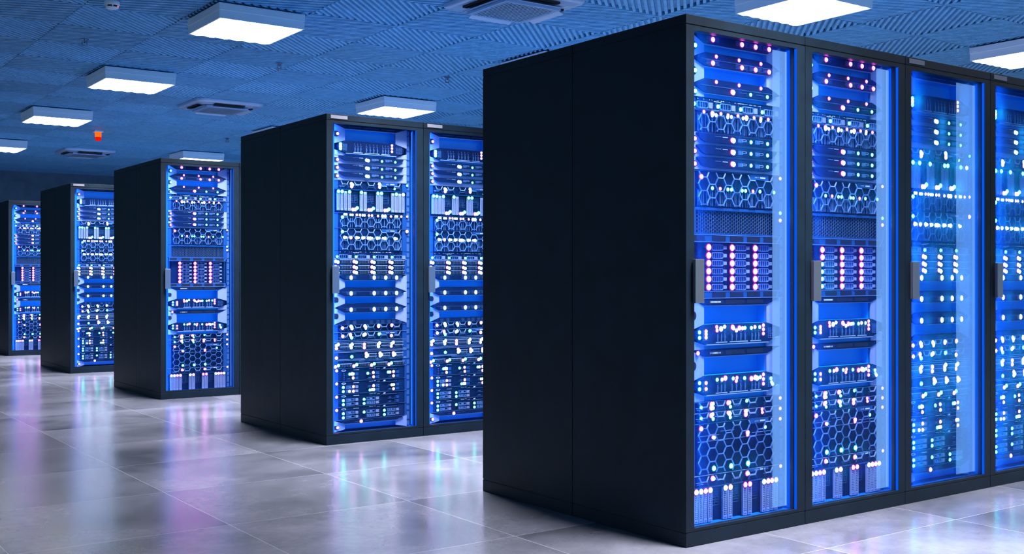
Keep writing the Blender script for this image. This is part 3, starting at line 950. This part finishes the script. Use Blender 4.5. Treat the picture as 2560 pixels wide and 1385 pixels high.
def tower(z0, z1, leds, desc, mods):
    """2U server with 3 x 2 drive modules and a strip of small marks on top"""
    U = Unit('rack_server', z0, z1, desc, 'rack server')
    chassis(U, z0, z1, u1=0.602)
    zr = (z0+0.030+0.0, z0+0.0585)
    for j, a in enumerate((0.168, 0.318, 0.470)):
        for k in (0, 1):
            z = zr[1-k] if False else (z0+0.0445 if k == 0 else z0+0.0185)
            on = mods[j*2+k]
            m = MB(); h = 0.0095; e = 0.060
            if on:
                m.box(a, a+e, FD-0.002, FD+0.004, z-h, z-h+0.0015); m.box(a, a+e, FD-0.002, FD+0.004, z+h-0.0015, z+h)
                rnd = random.Random(j*7+k)
                for i in range(9):
                    x = a+e*i/9; m.box(x, x+0.0017, FD-0.002, FD+0.004, z-h, z+rnd.choice((-0.002, 0.003, h)))
                    if rnd.random() < .5: m.box(x, x+0.006, FD-0.002, FD+0.004, z+rnd.choice((-0.004, 0, 0.004)), z+0.0052)
                m.box(a, a+0.0015, FD-0.002, FD+0.004, z-h, z+h); m.box(a+e-0.0015, a+e, FD-0.002, FD+0.004, z-h, z+h)
            else:
                m.box(a, a+e, FD, FD+0.004, z-h, z-h+0.001); m.box(a+0.01, a+e*0.5, FD, FD+0.004, z-0.003, z+0.001)
                m.box(a+e-0.0015, a+e, FD, FD+0.004, z-h, z+h)
            dm = U.add('drive_module', M_HEX if on else M_FIN, m)
            m = MB(); m.box(a+e+0.006, a+e+0.026, FD-0.003, FD+0.004, z-h+0.001, z+h-0.001)
            U.add('drive_handle', M_GREY if on else M_MID, m, dm)
    m = MB(); zz = z1-0.0095; rnd = random.Random(11)
    for u in (0.245, 0.252, 0.40, 0.407, 0.153, 0.157):
        for k in range(4):
            if rnd.random() < 0.7: m.box(u+rnd.uniform(-.002, .003), u+0.003, FD+0.002, FD+0.004, z0+0.012+k*0.012, z0+0.0145+k*0.012)
    for i in range(4): m.box(0.338+i*0.0075, 0.342+i*0.0075, FD+0.002, FD+0.004, zz+0.001, zz+0.004)
    for i in range(2): m.box(0.372+i*0.0075, 0.377+i*0.0075, FD+0.002, FD+0.004, zz+0.002, zz+0.005)
    for i in range(3): m.box(0.395+i*0.008, 0.398+i*0.008, FD+0.002, FD+0.004, zz-0.002, zz)
    m.box(0.222, 0.262, FD+0.002, FD+0.004, zz-0.003, zz-0.001)
    U.add('marking', M_MARK, m)
    m = MB(); m.prism([(0.441, zz-0.003), (0.455, zz-0.003), (0.459, zz+0.005), (0.445, zz+0.005)], FD+0.002, FD+0.004)
    U.add('disc_mark', M_MARK, m)
    m = MB(); pr = []
    for i in range(12): pr.append((0.152+0.015*math.cos(i*math.pi/6), zz-0.003+0.0045*math.sin(i*math.pi/6)))
    for p, q in zip(pr, pr[1:]+pr[:1]): m.bar(p, q, 0.0018, FD+0.001, FD+0.004)
    U.add('pull_ring', M_MARK, m)
    m = MB(); m.box(0.428, 0.545, FD-0.002, FD+0.004, z1-0.0165, z1-0.015)
    U.add('disc_slot', M_FIN, m)
    m = MB()
    for i in range(12):
        for k in range(11): m.box(0.553+i*0.0036, 0.5546+i*0.0036, FD+0.0025, FD+0.004, z0+0.008+k*0.0062, z0+0.0105+k*0.0062)
    U.add('perforation', M_MID, m)
    m = MB(); m.box(EX0, EX1, FD, FD+0.004, z0+0.0008, z0+0.0024)
    U.add('lower_edge', M_FIN, m)
    U.leds(leds, d=FD-0.002, r=0.0085)
    return U

# ------------------------------------------------------------------ layout A (magenta racks)
CUR = 'A'
SL = lambda zc: slits_at((0.199, 0.37, 0.453, 0.537), zc, 4, 0.024, 0.0055)
lens(2.012, 2.049, 'dark slim server with four magenta lights under the roof', 'M.199,2.031+ M.370,2.031+ M.453,2.031+ M.537,2.031+', SL(2.03), half='top', marks=False)
shelf(1.949, 1.977, 2.0115, 2.049, (1.998, 0.017), ledc='C', desc='pale recessed tray with blue bay')
lens(1.922, 1.976, 'dark pointed server with seven magenta lights', 'M.219,1.964 M.353,1.964 M.486,1.964 M.199,1.934+ M.370,1.934+ M.453,1.934+ M.537,1.934+', SL(1.935))
shelf(1.842, 1.871, 1.9215, 1.949, (1.897, 0.017), ledc='C', desc='pale recessed tray with blue bay')
lens(1.814, 1.870, 'dark pointed server with magenta and cyan lights', 'M.219,1.861 M.353,1.861 M.486,1.861 M.312,1.828+ P.318,1.826+ C.423,1.828 C.526,1.828', [(0.254, 0.284, 1.843), (0.36, 0.40, 1.83), (0.455, 0.5, 1.83)])
shelf(1.794, 1.795, 1.8135, 1.842, (1.814, 0.012), ledc='C', desc='thin pale recessed tray')
module_server(1.7445, 1.7935, 'C.103,1.763 C.239,1.763 C.373,1.763 C.505,1.763', 'slim server with four drive modules and cyan lights', 1.763)
hexserver(1.652, 1.744, 1.698, 'hexagon grille server with a magenta light row', 'M.156,1.738 P.205,1.732+ W.204,1.724 W.226,1.727 M.254,1.738 P.296,1.732 W.294,1.724 W.316,1.727 M.355,1.738 P.406,1.734+ W.386,1.727 W.406,1.726 M.453,1.738 P.495,1.735 W.493,1.726 M.541,1.737', fins=(1.657, 1.722), hi=1.728)
wedge(1.602, 1.613, 1.6515, 'M.310,1.629+ W.318,1.628+ C.423,1.629 C.525,1.629', 'pale slim server, magenta and cyan lights', 'M')
wedge(1.5525, 1.563, 1.6015, 'M.310,1.580+ W.318,1.579+ C.423,1.580 C.525,1.580', 'pale slim server, magenta and cyan lights', 'M')
wedge(1.500, 1.511, 1.552, 'M.310,1.531+ W.318,1.530+ C.423,1.531 C.525,1.531', 'pale slim server, magenta and cyan lights', 'M')
hexserver(1.350, 1.4985, 1.443, 'tall hexagon grille server with a mixed light row', 'M.141,1.471+ C.205,1.427 M.250,1.427 C.295,1.426 C.316,1.426 C.381,1.425 C.401,1.425 M.446,1.425 C.489,1.426 C.577,1.426', hi=1.490, lo=1.357, fins=(1.356, 1.418), plate=(0.43, 0.545, 1.474), side='P.619,1.488')
mesh_panel(1.2385, 1.349)
disk_array(0.9775, 1.008, 1.207, 1.238)
tray_1u(0.950, 0.9765, 'thin dark switch right below the disk array')
shelf(0.8495, 0.872, 0.9495, 0.9765, (0.909, 0.017), desc='pale recessed tray with blue bay')
port_lens(0.790, 0.871, 'dark port server with magenta and cyan lights', 'C.121,0.842 C.121,0.820 M.158,0.845 M.158,0.833 M.158,0.820 M.219,0.863 M.221,0.847 W.244,0.853+ W.265,0.861 M.312,0.862+ P.318,0.853 W.335,0.844 M.352,0.853+ P.372,0.852 C.386,0.853 C.425,0.852 P.447,0.855 C.476,0.854 M.499,0.862 M.499,0.844 M.499,0.826')
shelf(0.769, 0.770, 0.7895, 0.8115, desc='thin pale recessed tray')
tray_1u(0.742, 0.7685, 'thin dark switch with one magenta light', 'M.118,.761')
shelf(0.6425, 0.664, 0.7415, 0.7685, (0.706, 0.017), desc='pale recessed tray with blue bay')
port_lens(0.584, 0.663, 'dark port server with magenta and cyan lights', 'C.121,0.638 C.121,0.613 M.158,0.636 M.158,0.612 C.222,0.646 W.250,0.645 M.269,0.654+ C.316,0.646 M.338,0.648 M.334,0.635 C.384,0.644 M.425,0.640+ P.449,0.643+ W.460,0.640+ C.480,0.643 M.499,0.654 M.499,0.634 M.499,0.614 C.546,0.634 C.550,0.618 W.557,0.610')
shelf(0.560, 0.561, 0.5835, 0.6045, desc='thin pale recessed tray')
EXL = lambda z: [(0.12, 0.17, z), (0.125, 0.16, z-0.007), (0.215, 0.262, z+0.004), (0.33, 0.37, z-0.004), (0.43, 0.47, z+0.006), (0.52, 0.565, z)]
hexserver(0.515, 0.5595, 0.565, 'slim half hexagon server with magenta and cyan lights', 'C.140,0.537 M.200,0.550+ W.209,0.548 P.199,0.532+ W.209,0.530 M.297,0.551+ W.306,0.547 C.310,0.529 C.408,0.547', lo=0.520, hi=0.556, extra=EXL(0.533), side='P.619,.545', half=True)
hexserver(0.4715, 0.5145, 0.521, 'slim half hexagon server with magenta and cyan lights', 'C.140,0.493 M.198,0.508+ W.207,0.505 C.209,0.486 M.296,0.508 W.305,0.505+ C.309,0.485 M.399,0.510 W.407,0.507 M.402,0.491+ M.502,0.508 M.504,0.492', lo=0.476, hi=0.511, extra=EXL(0.489), side='P.619,.500', half=True)
hexserver(0.2615, 0.471, 0.423, 'very tall hexagon grille server with cyan lights', 'M.140,0.451+ M.208,0.411 W.215,0.409 M.413,0.414+ M.412,0.404 C.522,0.428 C.213,0.284+ C.314,0.284+ C.415,0.285+', lo=0.268, hi=0.464, plate=(0.43, 0.545, 0.448), extra=[(0.13, 0.25, 0.418), (0.13, 0.56, 0.396), (0.26, 0.34, 0.431), (0.45, 0.565, 0.409)], side='P.619,.456')
hexserver(0.212, 0.261, 0.262, 'slim half hexagon server with two magenta lights', 'M.206,0.244+ W.213,0.242 M.411,0.243+ W.418,0.243', lo=0.218, hi=0.254, plate=(0.43, 0.545, 0.247), extra=EXL(0.231), side='P.622,.252', half=True)
bx = [(0.099, 0.124, 0), (0.128, 0.149, 0), (0.154, 0.174, 0), (0.180, 0.204, 0), (0.267, 0.291, 0), (0.296, 0.321, 0), (0.386, 0.409, 0), (0.414, 0.438, 0), (0.501, 0.524, 0), (0.529, 0.548, 0), (0.553, 0.573, 0), (0.578, 0.600, 0)]
blades(0.0665, 0.2115, 0.070, 0.200, bx, 'P.111,.198 W.138,.200 M.164,.200 P.191,.199 W.279,.199 P.308,.199 M.397,.199 M.425,.199 W.512,.198 P.538,.199 M.562,.199 W.588,.198', 'row of pale perforated blade modules with glowing tops')

# ------------------------------------------------------------------ layout B (white and cyan racks)
CUR = 'B'
lens(2.022, 2.049, 'dark slim server under the roof without lights', '', [(0.18, 0.27, 2.035), (0.29, 0.40, 2.035), (0.42, 0.52, 2.035)], half='top', marks=False)
shelf(1.9225, 1.945, 2.0215, 2.049, (1.985, 0.018), ledc='P', desc='pale recessed tray with blue bay')
port_lens(1.863, 1.944, 'dark port server with white and pink lights', 'C.121,1.919+ W.121,1.904+ C.121,1.889+ P.498,1.936 P.498,1.915 P.498,1.894')
shelf(1.8485, 1.8495, 1.8625, 1.8845, desc='thin pale recessed tray')
wedge(1.798, 1.816, 1.848, 'W.309,1.826+ W.322,1.824+ C.423,1.825 C.523,1.825', 'pale slim server with white and cyan lights', 'P')
wedge(1.7465, 1.764, 1.7975, 'W.309,1.774+ W.322,1.772+ C.423,1.773 C.523,1.773', 'pale slim server with white and cyan lights', 'P')
wedge(1.692, 1.713, 1.746, 'W.309,1.722+ W.322,1.720+ C.423,1.721 C.523,1.722', 'pale slim server with white and cyan lights', 'P')
hexserver(1.6345, 1.6915, 1.692, 'slim half hexagon server with white lights', 'W.204,1.668+ W.212,1.662+ P.206,1.650+ W.409,1.676+ W.411,1.666 P.411,1.656+ C.523,1.649', lo=1.642, hi=1.682, plate=(0.43, 0.545, 1.666), extra=EXL(1.655), side='C.621,1.676', half=True)
bb = [(0.101, 0.120, 0), (0.127, 0.145, 0), (0.153, 0.171, 0), (0.179, 0.200, 0), (0.266, 0.287, 0), (0.294, 0.315, 0), (0.386, 0.407, 0), (0.412, 0.433, 0), (0.500, 0.520, 0), (0.526, 0.546, 0), (0.553, 0.572, 0), (0.578, 0.598, 0)]
blades(1.4805, 1.634, 1.494, 1.620, bb, 'C.111,1.615 C.137,1.615 C.190,1.615 C.276,1.615 C.397,1.614 C.424,1.615 C.536,1.614 W.588,1.614 P.214,1.502 W.231,1.503 C.245,1.513 P.330,1.503 W.347,1.504 C.363,1.514 P.449,1.504 W.466,1.505 C.480,1.513', 'row of pale perforated blade modules with cyan tops')
hexserver(1.383, 1.480, 1.424, 'hexagon grille server with a row of white lights', 'C.140,1.451+ W.155,1.469 W.168,1.469 W.198,1.467 W.212,1.467 P.243,1.468 P.266,1.468 W.286,1.467 W.300,1.467 P.332,1.467 P.354,1.467 P.399,1.466 W.433,1.466+ W.452,1.466+ P.496,1.466 W.530,1.467 W.542,1.467 P.574,1.467', lo=1.389, hi=1.458, fins=(1.387, 1.448), side='P.621,1.469')
hexserver(1.234, 1.3825, 1.330, 'tall hexagon grille server with white light row', 'C.140,1.357+ W.155,1.320+ W.168,1.320 P.200,1.320+ W.242,1.320+ W.256,1.320 W.286,1.320+ W.298,1.320 W.326,1.319+ W.342,1.319+ W.356,1.318 W.393,1.320+ W.407,1.320 W.436,1.320 W.452,1.320+ W.525,1.319+ W.539,1.319', lo=1.243, hi=1.376, fins=(1.240, 1.312), plate=(0.43, 0.545, 1.360), side='P.619,1.371+')
module_server(1.1825, 1.2335, 'C.103,1.196 C.238,1.196 C.371,1.196 C.504,1.196', 'slim server with four drive modules and cyan lights', 1.196)
rows3 = [(1.1625, 0.0115), (1.1275, 0.0115), (1.0955, 0.0115)]
cols4 = [(0.127, 0.206), (0.259, 0.336), (0.389, 0.467), (0.520, 0.598)]
storage(1.0775, 1.182, rows3, cols4, ' '.join(f'P{u},{z+.003:.3f}+ W{u+.016:.3f},{z-.002:.3f}+' for u in (.092, .224, .354, .487) for z in (1.1625, 1.1275, 1.0955)), 'storage server with three rows of light pairs', (1.1795, 1.0795))
def lens4(z0, z1, z, desc, half=None):
    lens(z0, z1, desc, ' '.join(f'W{u},{z-.002:.3f}+ W{u},{z+.004:.3f}+' for u in (.198, .366, .452, .534)), SL(z), half=half)
lens4(1.045, 1.077, 1.060, 'dark slim server with four white lights', half='top')
shelf(0.969, 0.997, 1.0445, 1.077, (1.020, 0.017), desc='pale recessed tray with blue bay')
lens4(0.941, 0.996, 0.958, 'dark pointed server with four white lights')
shelf(0.866, 0.894, 0.9405, 0.969, (0.918, 0.017), desc='pale recessed tray with blue bay')
lens4(0.836, 0.893, 0.853, 'dark pointed server with four white lights')
shelf(0.7595, 0.787, 0.8355, 0.866, (0.813, 0.017), desc='pale recessed tray with blue bay')
lens(0.7595, 0.786, 'dark slim server without lights below the trays', '', SL(0.768), half='bottom')
hexserver(0.710, 0.759, 0.765, 'slim half hexagon server with bright white lights', 'P.140,0.736+ W.201,0.750+ W.206,0.742+ W.208,0.732+ W.302,0.748+ W.308,0.739+ W.309,0.729 W.403,0.750+ P.403,0.741+ P.502,0.751+ P.502,0.741', lo=0.716, hi=0.755, extra=EXL(0.729), half=True)
hexserver(0.6575, 0.7095, 0.711, 'slim half hexagon server with white and cyan lights', 'P.142,0.683+ P.197,0.692+ W.199,0.682 C.206,0.672+ W.294,0.687+ W.304,0.692+ C.407,0.690+ P.499,0.677+', lo=0.662, hi=0.702, plate=(0.43, 0.545, 0.688), extra=EXL(0.675), half=True)
cols5 = [(0.126, 0.185), (0.228, 0.282), (0.318, 0.388), (0.428, 0.488), (0.528, 0.588)]
storage(0.5905, 0.657, [(0.6265, 0.0065), (0.607, 0.0065)], cols5, 'W.097,0.625+ W.110,0.631+ P.097,0.606+ W.199,0.622+ W.209,0.629+ W.203,0.609+ P.298,0.626+ P.298,0.605+ W.401,0.623+ W.410,0.631+ W.402,0.608+ W.502,0.625+ W.513,0.631+ P.498,0.607', 'storage server with two dense rows of white lights', (0.6545, 0.645, 0.594))
storage(0.5285, 0.590, [(0.5555, 0.0065), (0.5385, 0.006)], cols5[2:], 'P.097,0.545+ C.207,0.549+ P.312,0.565+ W.313,0.547+ W.322,0.554+ P.414,0.563+ W.415,0.547+ W.424,0.553+ P.514,0.561+ W.515,0.547+ W.525,0.552+', 'storage server with white light clusters', (0.587, 0.579, 0.532))
storage(0.4745, 0.528, [(0.4925, 0.010)], cols4, 'P.090,0.488+ C.111,0.496+ P.222,0.488+ C.242,0.496+ P.351,0.488+ C.371,0.496+ P.481,0.487+ C.499,0.495+', 'storage server with four white-cyan light pairs', (0.5255, 0.4765), vents=True)
tower(0.391, 0.474, 'P.099,.463 C.192,.437 W.209,.438+ W.218,.437 P.217,.411 C.323,.436 P.364,.439 P.366,.411 C.474,.436 W.488,.436 P.515,.438 P.515,.410', 'dark drive server with scattered white and cyan lights', (0, 0, 0, 0, 0, 0))
tower(0.308, 0.3905, 'P.099,.379 C.146,.354 C.146,.327 P.219,.355 W.190,.326 P.219,.325 P.366,.353 C.339,.326 W.355,.327 W.368,.327 W.502,.351 W.516,.351 P.515,.324', 'dark drive server with pink and cyan lights', (1, 1, 0, 0, 0, 0))
tower(0.225, 0.3075, 'P.099,.294 C.146,.269 C.146,.243 C.296,.268 C.296,.241', 'dark drive server with four cyan lights', (1, 1, 1, 1, 0, 0))
tower(0.142, 0.2245, 'P.099,.209 C.146,.185 C.146,.158 C.296,.185 C.446,.186 C.446,.158', 'dark drive server with five cyan lights', (1, 1, 1, 1, 1, 1))
lens(0.119, 0.1415, 'narrow dark strip server with one pink light', 'P.271,.129+', [(0.30, 0.33, 0.131), (0.338, 0.36, 0.133), (0.225, 0.255, 0.127)], half='top', marks=False)
shelf(0.068, 0.083, 0.1185, 0.1415, (0.098, 0.012), ledc='P', desc='pale bottom tray')

# ------------------------------------------------------------------ place the cabinets and fill them
PITCH = 0.7131
ROWX = [-0.0010, 0.0144, -0.0066, 0.0059, 0.0105]
ROWY = [-0.0015, 3.208, 6.4014, 9.5381, 12.84]
cab0 = cabinet(True)
backs0 = cabinet(False)
plate_mb = MB(); plate_mb.box(0.0285, 0.146, -0.003, 0.0, 2.071, 2.093)
plate_me = plate_mb.mesh('name_plate', M_PLATE)
ORD = ['topmost', 'second', 'third', 'fourth', 'fifth', 'sixth', 'seventh', 'eighth', 'ninth', 'tenth', 'eleventh', 'twelfth', '13th', '14th', '15th', '16th', '17th', '18th', '19th', '20th', '21st', '22nd', '23rd', '24th', '25th', '26th', '27th', '28th', '29th', '30th', '31st', '32nd', '33rd', '34th', '35th', '36th', '37th', '38th', '39th', '40th']
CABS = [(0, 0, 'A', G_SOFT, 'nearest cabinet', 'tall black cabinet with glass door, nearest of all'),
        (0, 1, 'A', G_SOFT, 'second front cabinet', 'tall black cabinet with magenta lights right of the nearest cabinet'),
        (0, 2, 'B', G_HAZE, 'third front cabinet', 'tall black cabinet with blue hazed glass, third in the front row'),
        (0, 3, 'B', G_HAZE, 'rightmost front cabinet', 'tall black cabinet cut by the right picture edge'),
        (1, 0, 'B', G_CLEAR, 'left second-row cabinet', 'black cabinet with white lights at the left end of the second row'),
        (1, 1, 'B', G_CLEAR, 'right second-row cabinet', 'black cabinet of the second row, half hidden behind the nearest cabinet'),
        (2, 0, 'A', G_CLEAR, 'third-row cabinet', 'black cabinet with magenta lights in the third row'),
        (3, 0, 'B', G_CLEAR, 'fourth-row cabinet', 'black cabinet with white lights in the fourth row'),
        (4, 0, 'A', G_CLEAR, 'farthest cabinet', 'black cabinet with magenta lights at the left picture edge'),
        (2, 1, None, G_CLEAR, '', 'black cabinet almost hidden right of the third row cabinet')]
glass_me = {}
veil_me = {}
cabs = []
used = {'A': False, 'B': False}
first = True
for (r, c, lay, gm, short, lab) in CABS:
    t = cab0 if first else dup(cab0)
    first = False
    ox, oy = ROWX[r]+c*PITCH, ROWY[r]
    t.location = (ox, oy, 0); t['label'] = lab
    for ch in t.children:
        if ch.name.startswith('door'):
            for s_ in ch.children:
                if s_.name.startswith('glass_pane'):
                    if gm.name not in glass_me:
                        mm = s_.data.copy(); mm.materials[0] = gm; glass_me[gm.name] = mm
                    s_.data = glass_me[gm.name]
    cabs.append((t, r, lay))
    if lay == 'B':
        p = bpy.data.objects.new('name_plate', plate_me); C.objects.link(p); p.parent = t
        p['label'] = 'pale grey name plate'
    if not lay: continue
    copy = used[lay]; used[lay] = True
    us = sorted(UNITS[lay], key=lambda q: -q[1])
    for i, (root, z1) in enumerate(us):
        u = dup(root) if copy else root
        if copy: u.location = (root['bx']+ox, root['by']+oy, root.location.z)
        else:
            root['bx'], root['by'] = root.location.x, root.location.y
            u.location = (root.location.x+ox, root.location.y+oy, root.location.z)
        place = ORD[i] + (' unit' if i == 0 else ' from top')
        u['label'] = f"{root['desc']}, {place} in {short}"
        u['group'] = f"equipment stacked in the {short}"
        if r == 0 and c == 1 and u.name.startswith('disk_array'):      # four of its lights shine cyan here
            if ('C', 0.009) not in LED_ME:
                LED_ME[('C', 0.009)] = led_mesh('C', 0.009)
            for ch in u.children:
                if ch.name.startswith('indicator_light') and abs(ch.location.x+0.35-0.187) < 0.01 and ch.location.z+u.location.z < 1.14:
                    ch.data = LED_ME[('C', 0.009)]; ch['label'] = 'cyan indicator light'
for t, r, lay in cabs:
    if r == 0:                                       # added sheet that paints pale haze behind the right of the front doors
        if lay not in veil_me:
            veil_me[lay] = MB().box(0.548 if lay == 'A' else 0.475, 0.638, 0.0385, 0.0405, 0.085, 2.03).mesh('veil_sheet', M_VEIL)
        p = bpy.data.objects.new('veil_sheet', veil_me[lay]); C.objects.link(p); p.parent = t
        p['label'] = 'added pale blue haze sheet'
blab = ['plain black cabinet standing back to back behind the nearest cabinet', 'plain black cabinet behind the left second row cabinet',
        'plain black cabinet behind the third row cabinet', 'plain black cabinet behind the fourth row cabinet', 'plain black cabinet behind the farthest row cabinet']
for r in range(5):
    t = backs0 if r == 0 else dup(backs0)
    t.location = (ROWX[r], ROWY[r]+CD+0.0035, 0); t['label'] = blab[r]
for o in C.objects:
    for k in ('desc', 'bx', 'by'):
        if k in o: del o[k]
